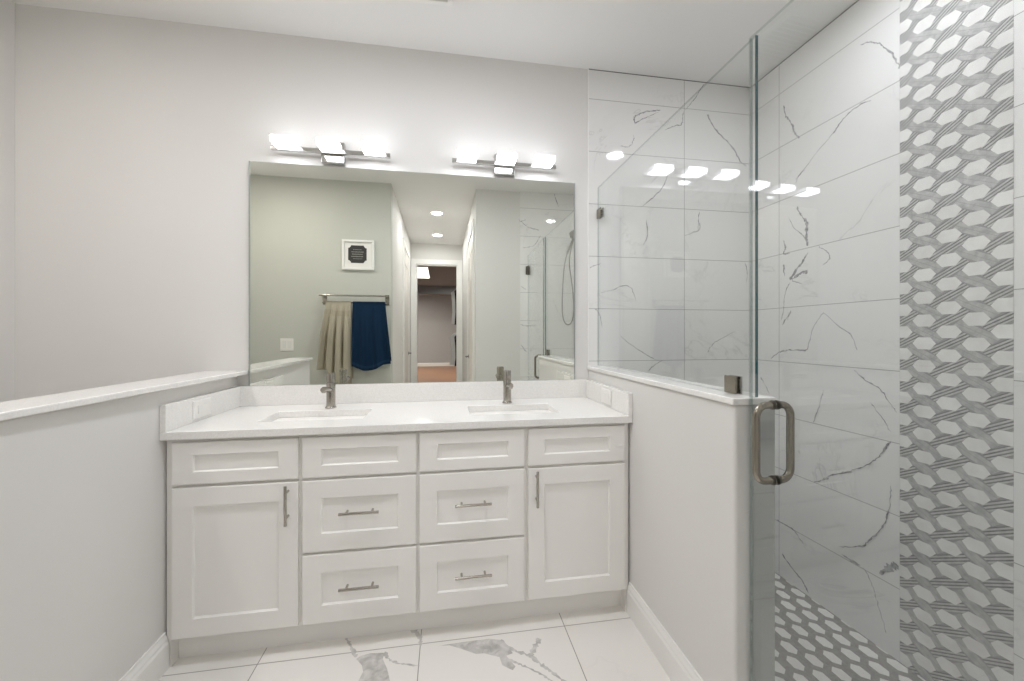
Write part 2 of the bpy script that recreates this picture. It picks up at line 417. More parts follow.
VEINS_FLOOR = [
    ([(-0.399, 1.701), (-0.367, 1.644), (-0.337, 1.593)], [10, 12, 14]),
    ([(-0.235, 1.596), (-0.211, 1.56), (-0.16, 1.533), (-0.096, 1.513)], [12, 8, 6, 5]),
    ([(-0.133, 1.704), (-0.105, 1.655), (-0.097, 1.609)], [26, 20, 8]),
    ([(0.219, 1.587), (0.253, 1.534), (0.304, 1.499), (0.337, 1.463), (0.376, 1.414), (0.41, 1.364), (0.45, 1.31)], [14, 10, 12, 16, 12, 10, 10]),
    ([(0.373, 1.569), (0.348, 1.531), (0.326, 1.496), (0.33, 1.474)], [14, 20, 16, 10]),
    ([(0.231, 1.49), (0.275, 1.455), (0.327, 1.417), (0.358, 1.383), (0.387, 1.351)], [8, 8, 6, 7, 6]),
]
PATCHES_FLOOR = [[(-0.027, 1.598), (0.014, 1.6), (0.088, 1.602), (0.173, 1.602), (0.219, 1.587), (0.241, 1.556), (0.255, 1.514), (0.228, 1.506), (0.255, 1.452), (0.242, 1.437), (0.207, 1.466), (0.202, 1.504), (0.145, 1.532), (0.114, 1.534), (0.065, 1.565), (0.014, 1.594)],
    [(-0.289, 1.604), (-0.236, 1.598), (-0.236, 1.568), (-0.213, 1.518), (-0.196, 1.465), (-0.174, 1.384), (-0.316, 1.398), (-0.31, 1.446), (-0.307, 1.483), (-0.298, 1.521), (-0.309, 1.552), (-0.335, 1.584), (-0.323, 1.597)]]
VEINS_REAR = [
    ([(0.795, 2.458), (0.852, 2.409), (0.905, 2.377), (1.012, 2.356)], [5, 5, 7, 5]),
    ([(1.029, 2.295), (0.967, 2.197), (0.896, 2.168), (0.834, 2.157)], [3, 5, 4, 3]),
    ([(1.183, 2.757), (1.201, 2.697), (1.232, 2.62)], [4, 7, 4]),
    ([(0.799, 2.432), (0.869, 2.461)], [3, 3]),
    ([(0.808, 1.339), (0.878, 1.322), (0.985, 1.331)], [4, 6, 3]),
    ([(0.816, 1.124), (0.852, 1.072), (0.878, 1.046)], [4, 6, 3]),
    ([(1.174, 1.612), (1.228, 1.473), (1.274, 1.42)], [3, 4, 3]),
    ([(0.816, 1.745), (0.869, 1.711)], [5, 4]),
]

def lay(m, veins, to3, mi=1):
    for k, (pts, wd) in enumerate(veins): vein_strip(m, pts, [q * 1.35 / 1000 for q in wd], lambda a, b: to3(a, b, 0.0003 + 0.00008 * k), mi, rng)


m = MB()
for b in ((XLW, 0.806, YR, D, -0.03, 0), (XHL, XHR, YH - 0.1, YR, -0.03, 0)): m.box(*b)
lay(m, VEINS_FLOOR, lambda a, b, e: (a, b, e))
for P in PATCHES_FLOOR: m.add([(x, y, 0.00022) for x, y in P], [tuple(range(len(P)))], 1)
struct(m.build('floor', [M['tile_floor'], M['veinfloor']]))

# tiled shower walls
YB = D - 0.004
m = MB(); m.box(0.8085, XSR + T, YB, D + T, ZS - 0.03, HC)
lay(m, VEINS_BACK, lambda a, b, e: (a, YB - e, b))
struct(m.build('wall_shower_back', [M['tile_back'], M['vein']]))
m = MB(); m.box(XSR, XSR + T, YR - 0.12, YB, ZS - 0.03, HC)
lay(m, VEINS_RIGHT, lambda a, b, e: (XSR - e, a, b))
wall_right = struct(m.build('wall_shower_right', [M['tile_right'], M['vein']]))
m = MB(); m.box(0.806, XSR, YR - 0.12, YR + 0.004, ZS - 0.03, HC)
lay(m, VEINS_REAR, lambda a, b, e: (a, YR + 0.004 + e, b))
struct(m.build('wall_shower_rear', [M['tile_back'], M['vein']]))
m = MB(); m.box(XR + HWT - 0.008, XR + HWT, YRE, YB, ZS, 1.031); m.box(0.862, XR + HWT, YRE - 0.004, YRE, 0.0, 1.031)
struct(m.build('wall_shower_left', M['tile_half_shaded']))
slab('trim_3', M['trim'], (0.8035, 0.8085, YB - 0.002, D, 1.052, HC))
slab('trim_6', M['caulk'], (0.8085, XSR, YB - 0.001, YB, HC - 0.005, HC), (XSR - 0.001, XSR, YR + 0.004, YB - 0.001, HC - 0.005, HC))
slab('trim_4', M['tile_curb'], (0.806, XR + HWT, YR + 0.004, YRE - 0.004, -0.03, 0.085))

# woven mosaic: white hexagons between a plain and a striped band
def clip(poly, w, h):
    def cut(p, ins, inter):
        out = []
        for i in range(len(p)):
            a, b = p[i], p[(i + 1) % len(p)]
            if ins(a):
                out.append(a)
                if not ins(b): out.append(inter(a, b))
            elif ins(b): out.append(inter(a, b))
        return out
    def ix(c): return lambda a, b: (c, a[1] + (b[1] - a[1]) * (c - a[0]) / (b[0] - a[0]))
    def iy(c): return lambda a, b: (a[0] + (b[0] - a[0]) * (c - a[1]) / (b[1] - a[1]), c)
    for ins, it in ((lambda q: q[0] >= 0, ix(0)), (lambda q: q[0] <= w, ix(w)), (lambda q: q[1] >= 0, iy(0)), (lambda q: q[1] <= h, iy(h))):
        poly = cut(poly, ins, it)
        if len(poly) < 3: return []
    return poly
def mosaic(m, w, h, c0, to3, a=0.0775, b=0.0894):
    """slots: 0 grout, 1 hexagons, 2 plain band, 3 pale stripe, 4 dark stripe"""
    m.add([to3(0, 0, 0), to3(w, 0, 0), to3(w, h, 0), to3(0, h, 0)], [(0, 1, 2, 3)], 0)
    def poly(p, lev, mi):
        p = clip(p, w, h)
        if p: m.add([to3(x, y, lev) for x, y in p], [tuple(range(len(p)))], mi)
    i0, i1 = int(-c0[0] / a) - 2, int((w - c0[0]) / a) + 3
    j0, j1 = int(-c0[1] / b) - 2, int((h - c0[1]) / b) + 3
    for i in range(i0, i1):
        for j in range(j0, j1):
            cx = c0[0] + i * a; cy = c0[1] + j * b + (b / 2 if i % 2 else 0)
            hw, fl, hh = 0.0392, 0.0205, 0.0235
            poly([(cx - hw, cy), (cx - fl, cy - hh), (cx + fl, cy - hh), (cx + hw, cy), (cx + fl, cy + hh), (cx - fl, cy + hh)], 0.0008, 1)
            # crossing above this hexagon
            px, py = cx, cy + b / 2
            sl = 0.577 * (1 if i % 2 else -1)
            L = 0.056; tv = 0.0365; e = 0.0125
            def band(t0, t1, lev, mi):
                q = []
                for sx, tt in ((-1, t0), (1, t0), (1, t1), (-1, t1)):
                    sh = -e * (2 * tt) * (1 if sl > 0 else -1)     # slanted ends
                    X = sx * L + sh
                    q.append((px + X, py + sl * X + tt * tv))
                poly(q, lev, mi)
            if i % 2:
                n = 3
                band(-0.5, 0.5, 0.0002, 4)
                for k in range(n):
                    band(-0.5 + (k + 0.10) / n, -0.5 + (k + 0.66) / n, 0.0004, 3)
            else:
                band(-0.5, 0.5, 0.0003, 2)
                band(-0.02, 0.02, 0.0004, 0)
SY0, SY1 = 1.024, 1.358
m = MB()
mosaic(m, SY1 - SY0, HC - ZS, (SY1 - 1.274, 1.286 - ZS), lambda u, v, l: (XSR - 0.0006 - l, SY1 - u, ZS + v))
o = m.build('mosaic_strip', [M['mosaicgrout'], M['hexwhite'], M['bandgrey'], M['bandlight'], M['banddark']], wall_right)
o['label'] = 'vertical strip of white hexagon and grey woven band mosaic'
m = MB()
FX0 = XR + HWT
mosaic(m, YB - YR - 0.004, XSR - FX0, (1.735 - YR - 0.004, 1.779 - FX0), lambda u, v, l: (FX0 + v, YR + 0.004 + u, ZS + l))
m.box(FX0 - 0.05, XSR, YR, YB, ZS - 0.03, ZS - 0.001, 0)
struct(m.build('floor_shower', [M['bandfloor'], M['hexfloor'], M['bandfloor'], M['bandfloor'], M['bandfloor']]))

# baseboards
def bb_prof(x, s):      # s: direction away from the wall
    return [(x, 0), (x + s * 0.015, 0), (x + s * 0.015, 0.095), (x + s * 0.011, 0.104), (x + s * 0.011, 0.112), (x + s * 0.006, 0.124), (x + s * 0.005, 0.134), (x, 0.134)]
def bb(name, kind, c, s, a, b):
    m = MB(); (m.extrude_y if kind == 'y' else m.extrude_x)(bb_prof(c, s), a, b)
    struct(m.build(name, M['trim']))
bb('baseboard_left', 'y', XL, 1, YLE, 1.655); bb('baseboard_right', 'y', XR, -1, YRE, 1.655)
bb('baseboard_rear_left', 'x', YR, 1, XLW, XHL); bb('baseboard_rear_right', 'x', YR, 1, XHR, 0.806)
bb('baseboard_hall_left', 'y', XHL, 1, -1.05, YR - 0.0); bb('baseboard_hall_right', 'y', XHR, -1, 0.02, YR)
bb('baseboard_bedroom_far', 'x', YFAR, 1, -2.6, 2.6)

# doorway at the end of the hall: casing and jamb
m = MB(); cw = 0.082
m.box(DX0 - cw, DX0, YH, YH + 0.018, 0, DZ + cw); m.box(DX1, min(DX1 + cw, XHR - 0.001), YH, YH + 0.018, 0, DZ + cw); m.box(DX0, DX1, YH, YH + 0.018, DZ, DZ + cw)
m.box(DX0, DX0 + 0.018, YH - 0.1, YH, 0, DZ); m.box(DX1 - 0.018, DX1, YH - 0.1, YH, 0, DZ); m.box(DX0, DX1, YH - 0.1, YH, DZ - 0.018, DZ)
struct(m.build('trim_5', M['trim'], bevel=0.003))
# doors in the hall side walls
def hall_door(n, x, s, y0, y1):
    root = empty('door_%d' % n, (x, y0, 0)); struct(root)
    m = MB()
    for a, b, z0, z1 in ((y0 - cw, y0, 0, DZ + cw), (y1, y1 + cw, 0, DZ + cw), (y0, y1, DZ, DZ + cw)):
        m.box(min(x, x + s * 0.018), max(x, x + s * 0.018), a, b, z0, z1)
    m.build('casing', M['trim'], root, bevel=0.003)
    m = MB(); a, b = sorted((x + s * 0.001, x + s * 0.006)); m.box(a, b, y0 + 0.004, y1 - 0.004, 0.01, DZ - 0.004)
    for z0, z1 in ((0.25, 1.0), (1.15, 2.2)):
        for q in ((y0 + 0.13, y0 + 0.145), (y1 - 0.145, y1 - 0.13)):
            a, b = sorted((x + s * 0.006, x + s * 0.011)); m.box(a, b, q[0], q[1], z0, z1)
        for q in (z0, z1):
            a, b = sorted((x + s * 0.006, x + s * 0.011)); m.box(a, b, y0 + 0.13, y1 - 0.13, q, q + 0.015)
    m.build('door_leaf', M['door'], root)
    m = MB(); yk = y0 + 0.07
    m.lathe([(0.026, 0), (0.026, s * 0.006), (0.009, s * 0.008), (0.009, s * 0.045)], (x + s * 0.006, yk, 0.95), axis='x', n=18)
    m.tube([(x + s * 0.047, yk, 0.95), (x + s * 0.047, yk + 0.11, 0.95)], 0.008)
    h = m.build('door_handle', M['nickel'], root, smooth=40)
hall_door(1, XHL, 1, -1.95, -1.15)
hall_door(2, XHR, -1, -0.85, -0.09)

# ------------------------------------------------------------------ vanity
YF = 1.657              # face frame
YD = 1.638              # door fronts
def shaker(m, x0, x1, z0, z1, st=0.069, dep=0.009, rl=None, y=YD, yb=YF, mi=0):
    c = 0.002
    rl = rl or st
    r = [[(x0, yb, z0), (x1, yb, z0), (x1, yb, z1), (x0, yb, z1)]]
    def ring(i, yy, k=None):
        k = i if k is None else k
        return [(x0 + i, yy, z0 + k), (x1 - i, yy, z0 + k), (x1 - i, yy, z1 - k), (x0 + i, yy, z1 - k)]
    r += [ring(0, y + c), ring(c, y), ring(st, y, rl), ring(st + 0.004, y + dep, rl + 0.004)]
    vs = [p for q in r for p in q]
    fs = [(3, 2, 1, 0)]
    for k in range(len(r) - 1):
        for i in range(4): fs.append((k * 4 + i, k * 4 + (i + 1) % 4, k * 4 + 4 + (i + 1) % 4, k * 4 + 4 + i))
    k = (len(r) - 1) * 4; fs.append((k, k + 1, k + 2, k + 3))
    m.add(vs, fs, mi)
def bar_pull(parent, c, length, vertical):
    m = MB(); x, z = c; y = YD - 0.03
    d = Vector((0, 0, 1)) if vertical else Vector((1, 0, 0))
    C_ = Vector((x, y, z))
    m.tube([C_ - d * length / 2, C_ + d * length / 2], 0.0055, 16)
    for s in (-1, 1):
        p = C_ + d * s * length * 0.32
        m.tube([p, p + Vector((0, 0.03, 0))], 0.0048, 12)
    o = m.build('pull_handle', M['nickel'], parent, smooth=40); o['label'] = 'brushed nickel bar pull'
    return o
def vanity(x0, x1, door, drawers, pull_x, label, seam):
    root = tag(empty('vanity_cabinet', ((x0 + x1) / 2, 1.9, 0)), label, 'cabinet')
    m = MB(); m.box(x0, x1, YF, 2.17, 0.102, 0.846); m.build('body', M['cab'], root, bevel=0.0015)
    m = MB(); m.box(x0, x1, 1.70, 2.15, 0.0, 0.102)
    e0 = x0 if seam < 0 else x1 - 0.014
    m.box(e0, e0 + 0.014, YF + 0.001, 1.70, 0.0, 0.102)
    m.build('toe_kick', M['cab'], root)
    m = MB(); shaker(m, door[0], door[1], 0.113, 0.666); d = m.build('door', M['cab'], root)
    bar_pull(d, (pull_x, 0.587), 0.148, True)
    m = MB(); shaker(m, door[0], door[1], 0.678, 0.832, 0.069, rl=0.045); m.build('drawer_front', M['cab'], root)
    m = MB(); shaker(m, drawers[0], drawers[1], 0.678, 0.832, 0.069, rl=0.045); m.build('drawer_front', M['cab'], root)
    for z0, z1 in ((0.390, 0.666), (0.113, 0.379)):
        m = MB(); shaker(m, drawers[0], drawers[1], z0, z1); d = m.build('drawer', M['cab'], root)
        bar_pull(d, ((drawers[0] + drawers[1]) / 2, (z0 + z1) / 2 + (0.014 if z0 > 0.3 else 0.006)), 0.148, False)
vanity(-1.017, -0.1115, (-0.990, -0.560), (-0.545, -0.118), -0.594, 'left white shaker vanity cabinet beneath the left sink, door on its left', -1)
vanity(-0.1115, 0.800, (0.343, 0.775), (-0.105, 0.326), 0.376, 'right white shaker vanity cabinet beneath the right sink, door on its right', 1)

# countertop with two cut-outs
SINKS = (-0.553, 0.312)
SW, SY = 0.205, (1.765, 1.985)
CX0, CX1, CY0, CY1 = XL + 0.001, XR - 0.001, 1.626, 2.158
root = tag(empty('countertop', ((CX0 + CX1) / 2, CY0, 0.846)), 'long white quartz countertop with two sink cutouts over the vanity cabinets', 'countertop')
m = MB()
xs = [CX0, SINKS[0] - SW, SINKS[0] + SW, SINKS[1] - SW, SINKS[1] + SW, CX1]; ys = [CY0, SY[0], SY[1], CY1 + 0.02]
idx = {}
for k, z in enumerate((0.846, 0.876)):
    for i, x in enumerate(xs):
        for j, y in enumerate(ys): idx[(i, j, k)] = len(idx)
vs = [None] * len(idx)
for (i, j, k), n_ in idx.items(): vs[n_] = (xs[i], ys[j], (0.846, 0.876)[k])
fs = []
holes = {(1, 1), (3, 1)}
def solid(i, j): return 0 <= i < 5 and 0 <= j < 3 and (i, j) not in holes
for i in range(5):
    for j in range(3):
        if not solid(i, j): continue
        for k in (0, 1): fs.append((idx[(i, j, k)], idx[(i + 1, j, k)], idx[(i + 1, j + 1, k)], idx[(i, j + 1, k)]))
        for (di, dj, a, b) in ((-1, 0, (i, j), (i, j + 1)), (1, 0, (i + 1, j), (i + 1, j + 1)), (0, -1, (i, j), (i + 1, j)), (0, 1, (i, j + 1), (i + 1, j + 1))):
            if not solid(i + di, j + dj): fs.append((idx[(*a, 0)], idx[(*b, 0)], idx[(*b, 1)], idx[(*a, 1)]))
m.add(vs, fs); m.build('slab', M['quartz'], root, bevel=0.0025)
m = MB(); m.box(CX0, CX1, CY1, CY1 + 0.02, 0.8762, 0.975); m.build('backsplash', M['quartz'], root, bevel=0.0015)
for x0, x1 in ((CX0, CX0 + 0.02), (CX1 - 0.02, CX1)):
    m = MB(); m.box(x0, x1, CY0 + 0.001, CY1 - 0.0005, 0.8762, 0.975); m.build('side_splash', M['quartz'], root, bevel=0.0015)

# sinks
def rrect(cx, cy, hx, hy, r, z, n=6):
    P = []
    for sx, sy, a0 in ((1, 1, 0), (-1, 1, pi / 2), (-1, -1, pi), (1, -1, 3 * pi / 2)):
        for k in range(n + 1):
            a = a0 + pi / 2 * k / n
            P.append((cx + sx * (hx - r) + r * cos(a), cy + sy * (hy - r) + r * sin(a), z))
    return P
def make_sink(cx, label):
    cy = sum(SY) / 2; hy = (SY[1] - SY[0]) / 2
    root = tag(empty('sink', (cx, cy, 0.72)), label, 'sink', )
    m = MB()
    rings = [rrect(cx, cy, SW + 0.022, hy + 0.022, 0.03, 0.8455), rrect(cx, cy, SW + 0.004, hy + 0.004, 0.03, 0.8455), rrect(cx, cy, SW + 0.001, hy + 0.001, 0.03, 0.840),
             rrect(cx, cy, SW - 0.006, hy - 0.006, 0.035, 0.76), rrect(cx, cy, SW - 0.018, hy - 0.018, 0.04, 0.732), rrect(cx, cy, SW - 0.05, hy - 0.05, 0.04, 0.724),
             rrect(cx, cy, 0.03, 0.03, 0.0299, 0.72)]
    k = len(rings[0]); vs = [p for r in rings for p in r]
    fs = [(i * k + j, i * k + (j + 1) % k, (i + 1) * k + (j + 1) % k, (i + 1) * k + j) for i in range(len(rings) - 1) for j in range(k)]
    fs.append(tuple(range((len(rings) - 1) * k, len(rings) * k)))
    m.add(vs, fs)
    b = m.build('basin', M['ceramic'], root, smooth=50)
    md = b.modifiers.new('solid', 'SOLIDIFY'); md.thickness = 0.006; md.offset = -1
    m = MB(); m.lathe([(0.0, 0.7245), (0.012, 0.7248), (0.021, 0.7243), (0.023, 0.722), (0.022, 0.719)], (cx, cy, 0)); m.build('drain', M['nickel'], root, smooth=50)
make_sink(SINKS[0], 'white rectangular undermount sink basin below the left faucet')
make_sink(SINKS[1], 'white rectangular undermount sink basin below the right faucet')

# faucets
def make_faucet(cx, label):
    y = 2.046; z = 0.8764
    root = tag(empty('faucet', (cx, y, z)), label, 'faucet')
    m = MB(); m.lathe([(0.026, 0), (0.026, 0.004), (0.0225, 0.008), (0.0215, 0.012)], (cx, y, z)); m.build('base_ring', M['nickel'], root, smooth=40)
    m = MB(); m.lathe([(0.0205, 0.012), (0.0205, 0.118), (0.0195, 0.121)], (cx, y, z)); m.build('body', M['nickel'], root, smooth=40)
    m = MB()
    m.tube([(cx, y - 0.015, z + 0.088), (cx, y - 0.07, z + 0.098), (cx, y - 0.118, z + 0.104), (cx, y - 0.128, z + 0.103)], [0.0125, 0.0125, 0.0125, 0.0115], 18)
    m.tube([(cx, y - 0.117, z + 0.098), (cx, y - 0.1165, z + 0.089)], [0.0095, 0.009], 16)
    m.build('spout', M['nickel'], root, smooth=40)
    m = MB(); m.lathe([(0.0185, 0.121), (0.0185, 0.124), (0.0205, 0.126), (0.0205, 0.163), (0.0185, 0.168), (0.0, 0.169)], (cx, y, z))
    m.tube([(cx, y + 0.012, z + 0.158), (cx, y + 0.04, z + 0.160), (cx, y + 0.062, z + 0.161)], [0.006, 0.005, 0.0045], 12)
    m.build('lever_handle', M['nickel'], root, smooth=40)
make_faucet(SINKS[0] + 0.003, 'brushed nickel single hole faucet behind the left sink')
make_faucet(SINKS[1] + 0.003, 'brushed nickel single hole faucet behind the right sink')

# outlets set sideways into the side splashes
def outlet(x, s, yc, label):
    root = tag(empty('electrical_outlet', (x, yc, 0.926)), label, 'outlet')
    m = MB(); a, b = sorted((x, x + s * 0.006)); m.box(a, b, yc - 0.059, yc + 0.059, 0.890, 0.962); m.build('cover_plate', M['plastic'], root, bevel=0.002)
    m = MB(); a, b = sorted((x + s * 0.006, x + s * 0.009)); m.box(a, b, yc - 0.034, yc + 0.034, 0.909, 0.943)
    m.build('receptacle', M['plastic'], root, bevel=0.001)
outlet(CX0 + 0.02, 1, 1.84, 'white sideways outlet plate on the left side splash of the countertop')
outlet(CX1 - 0.02, -1, 1.86, 'white sideways outlet plate on the right side splash of the countertop')

# ------------------------------------------------------------------ mirror (its left edge stands a little prouder of the wall)
MX0, MX1, MZ0, MZ1 = -0.966, 0.726, 0.976, 2.094
root = tag(empty('wall_mirror', ((MX0 + MX1) / 2, D, MZ0)), 'large frameless mirror on the wall above the countertop', 'mirror')
yl, yr_ = D - 0.0166, D - 0.006
m = MB()
m.quad((MX0, yl, MZ0), (MX1, yr_, MZ0), (MX1, yr_, MZ1), (MX0, yl, MZ1), 0)
m.quad((MX0, yl, MZ0), (MX0, D - 0.0005, MZ0), (MX0, D - 0.0005, MZ1), (MX0, yl, MZ1), 1)
m.quad((MX1, yr_, MZ0), (MX1, D - 0.0005, MZ0), (MX1, D - 0.0005, MZ1), (MX1, yr_, MZ1), 1)
m.quad((MX0, yl, MZ1), (MX1, yr_, MZ1), (MX1, D - 0.0005, MZ1), (MX0, D - 0.0005, MZ1), 1)
m.quad((MX0, yl, MZ0), (MX1, yr_, MZ0), (MX1, D - 0.0005, MZ0), (MX0, D - 0.0005, MZ0), 1)
m.quad((MX0, D - 0.0005, MZ0), (MX1, D - 0.0005, MZ0), (MX1, D - 0.0005, MZ1), (MX0, D - 0.0005, MZ1), 1)
m.build('mirror_glass', [M['mirror'], M['mirror_edge']], root)
for e0, yy in ((MX0, yl), (MX1 - 0.006, yr_)):
    m = MB(); m.box(e0, e0 + 0.006, yy - 0.0022, yy - 0.0002, MZ0, MZ1); m.build('polished_edge', M['mirror_edge'], root)

# ------------------------------------------------------------------ vanity lights
def vanity_light(cx, label):
    root = tag(empty('vanity_light', (cx, D, 2.12)), label, 'light')
    m = MB(); m.box(cx - 0.056, cx + 0.056, D - 0.03, D - 0.0005, 2.106, 2.215); m.build('wall_plate', M['chrome'], root, bevel=0.003)
    m = MB(); m.box(cx - 0.285, cx + 0.285, D - 0.051, D - 0.031, 2.147, 2.168); m.build('crossbar', M['chrome'], root, bevel=0.002)
    for k in (-1, 0, 1):
        x = cx + k * 0.207
        m = MB(); m.box(x - 0.051, x + 0.051, D - 0.128, D - 0.054, 2.154, 2.184)
        m.mi = [0, 2, 0, 1, 1, 1]
        sh = m.build('lamp_shade', [M['shade'], M['shade_back'], M['shade_top']], root, bevel=0.004, seg=3); sh['label'] = 'lit frosted glass shade'
        m = MB(); m.box(x - 0.018, x + 0.018, D - 0.0545, D - 0.0505, 2.156, 2.165); m.build('shade_holder', M['chrome'], root, bevel=0.001)
vanity_light(-0.569, 'chrome three shade vanity light over the left half of the mirror')
vanity_light(0.317, 'chrome three shade vanity light over the right half of the mirror')

# ------------------------------------------------------------------ ceiling fixtures
def can(x, y, label, mat, group=None):
    root = tag(empty('recessed_light', (x, y, HC)), label, 'light', group)
    m = MB(); m.lathe([(0.062, -0.001), (0.064, -0.006), (0.082, -0.005), (0.085, -0.0005), (0.062, -0.0003)], (x, y, HC), 32)
    m.f = [f for f in m.f if len(f) == 4]; m.mi = m.mi[:len(m.f)]
    m.build('trim_ring', M['trim'], root, smooth=40)
    m = MB(); m.lathe([(0.0, -0.0042), (0.05, -0.0042), (0.061, -0.003), (0.061, -0.0012)], (x, y, HC), 32)
    l = m.build('lamp_lens', mat, root); l['label'] = 'glowing lens'
    return root
can(-0.073, -0.732, 'round recessed hall ceiling light nearer the bathroom, seen in the mirror', M['hall_can'])
can(-0.078, -1.852, 'round recessed hall ceiling light nearer the far doorway, seen in the mirror', M['hall_can'])
can(1.42, 1.17, 'round recessed light in the shower ceiling, seen reflected on the marble tile', M['shower_can'])
can(-0.12, 1.12, 'round recessed bathroom fill light added out of view above the vanity floor', M['can'])  # unseen lamp, added to light the vanity and floor
can(-1.48, 0.95, 'round recessed fill light added out of view over the left alcove', M['alcove_fill'])  # added lamp out of view, brightens the left side warmly

root = tag(empty('ceiling_vent', (-0.12, 1.705, HC)), 'square white ceiling vent above the vanity, cut by the top of the frame', 'vent')
m = MB(); x0, x1, y0, y1 = -0.27, 0.03, 1.556, 1.856
for b in ((x0, x1, y0, y0 + 0.022), (x0, x1, y1 - 0.022, y1), (x0, x0 + 0.022, y0 + 0.022, y1 - 0.022), (x1 - 0.022, x1, y0 + 0.022, y1 - 0.022)): m.box(*b, HC - 0.012, HC)
m.build('frame', M['trim'], root, bevel=0.002)
m = MB(); m.box(x0 + 0.022, x1 - 0.022, y0 + 0.022, y1 - 0.022, HC - 0.002, HC - 0.0005); m.build('backing', M['dark'], root)
m = MB()
for k in range(9):
    yy = y0 + 0.036 + k * 0.0268
    m.add([(x0 + 0.022, yy, HC - 0.011), (x1 - 0.022, yy, HC - 0.011), (x1 - 0.022, yy + 0.014, HC - 0.004), (x0 + 0.022, yy + 0.014, HC - 0.004)], [(0, 1, 2, 3)])
m.build('louvre', M['trim'], root)

# ------------------------------------------------------------------ shower glass
GX = 0.865; GT = 0.0045
def pane_mesh(m, P0, d, nrm, length, z0, z1, rim):
    """a glass sheet from P0 along d; the two faces clear, the rim teal"""
    P0 = Vector((P0[0], P0[1], 0)); A, B = P0, P0 + d * length
    q = []
    for s in (-1, 1):
        for z in (z0, z1):
            for p in (A, B): q.append((p.x + nrm.x * GT * s, p.y + nrm.y * GT * s, z))
    m.add(q, [(0, 1, 3, 2), (4, 5, 7, 6)], 0)
    m.add(q, [(0, 4, 5, 1), (2, 3, 7, 6), (0, 2, 6, 4), (1, 5, 7, 3)], 1)
    for k, c in zip((1, 2, 3, 4), rim): m.mi[-k] = c
def clamp_box(name, parent, c, hy, hz, hx=0.012):
    m = MB(); m.box(c[0] - hx, c[0] - GT - 0.0005, c[1] - hy, c[1] + hy, c[2] - hz, c[2] + hz); m.box(c[0] + GT + 0.0005, c[0] + hx, c[1] - hy, c[1] + hy, c[2] - hz, c[2] + hz)
    o = m.build(name, M['handle'], parent, bevel=0.0015); o['label'] = 'square nickel glass clamp'
    return o
Y0G, Y1G = 0.993, YB - 0.002
root = tag(empty('glass_panel', (GX, 1.6, 1.052)), 'fixed clear glass shower panel standing on the right half wall', 'shower panel')
m = MB(); pane_mesh(m, (GX, Y0G), Vector((0, 1, 0)), Vector((1, 0, 0)), Y1G - Y0G, 1.054, 2.076, (2, 1, 2, 2)); m.build('pane', [M['pane'], M['pane_edge'], M['pane_rim']], root)
clamp_box('clamp', root, (GX, 2.105 + 0.04, 1.92), 0.026, 0.026)
clamp_box('clamp', root, (GX, 1.086, 1.079), 0.0245, 0.0265)

HIN = Vector((0.893, YR + 0.012, 0)); dl = radians(3.1)
dd = Vector((-sin(dl), cos(dl), 0)); nn = Vector((cos(dl), sin(dl), 0)); LEN = 0.995 - HIN.y
root = tag(empty('shower_door', (HIN.x, HIN.y, 0.09)), 'hinged clear glass shower door with a nickel double pull handle', 'shower door')
m = MB(); pane_mesh(m, HIN, dd, nn, LEN, 0.095, 2.068, (2, 2, 2, 2)); m.build('pane', [M['pane'], M['pane_edge'], M['pane_rim']], root)
m = MB()
e = HIN + dd * (LEN + 0.001)
for s0, s1, l0, l1 in ((-0.005, 0.005, 0.0, 0.003),):
    P = [e + nn * s0 + dd * l0, e + nn * s1 + dd * l0, e + nn * s1 + dd * l1, e + nn * s0 + dd * l1]
    m.add([(p.x, p.y, z) for z in (0.1, 2.066) for p in P], [(0, 1, 2, 3), (4, 5, 6, 7)] + [(i, (i + 1) % 4, 4 + (i + 1) % 4, 4 + i) for i in range(4)])
m.build('edge_seal', M['seal'], root)
HB = HIN + dd * (LEN - 0.076)
hz0, hz1 = 0.848, 1.046
def d_pull(s, off, name, label):
    m = MB(); r = 0.03; pts = []
    def P(o, z): q = HB + nn * s * o; return (q.x, q.y, z)
    pts.append(P(GT + 0.003, hz0))
    for k in range(9):
        a = pi / 2 * k / 8; pts.append(P(off - r + r * sin(a), hz0 + r - r * cos(a)))
    for k in range(9):
        a = pi / 2 * k / 8; pts.append(P(off - r + r * cos(a), hz1 - r + r * sin(a)))
    pts.append(P(GT + 0.003, hz1))
    m.tube(pts, 0.0095, 18)
    o = m.build(name, M['handle'], root, smooth=40); o['label'] = label
    for z in (hz0, hz1):
        m = MB(); a, b = P(GT + 0.0005, z), P(GT + 0.004, z); m.tube([a, b], 0.0125, 20); a, b = P(GT + 0.0055, z), P(GT + 0.0075, z); m.tube([a, b], 0.0115, 20)
        c = m.build('collar', M['darknickel'], o, smooth=40)
d_pull(-1, 0.058, 'pull_handle', 'outer nickel pull bar')
d_pull(1, 0.050, 'pull_handle', 'inner nickel pull bar')
for z in (1.916, 0.35):
    m = MB()
    for s in (-1, 1):
        c = HIN + dd * 0.03 + nn * s * (GT + 0.004)
        P = [c + dd * a + nn * b for a, b in ((-0.03, -0.0035), (0.03, -0.0035), (0.03, 0.0035), (-0.03, 0.0035))]
        m.add([(p.x, p.y, zz) for zz in (z - 0.045, z + 0.045) for p in P], [(0, 1, 2, 3), (4, 5, 6, 7)] + [(i, (i + 1) % 4, 4 + (i + 1) % 4, 4 + i) for i in range(4)])
    m.box(HIN.x - 0.026, HIN.x + 0.026, YR + 0.0045, YR + 0.011, z - 0.045, z + 0.045)
    h = m.build('hinge', M['darknickel'], root, bevel=0.0015); h['label'] = 'nickel wall hinge'

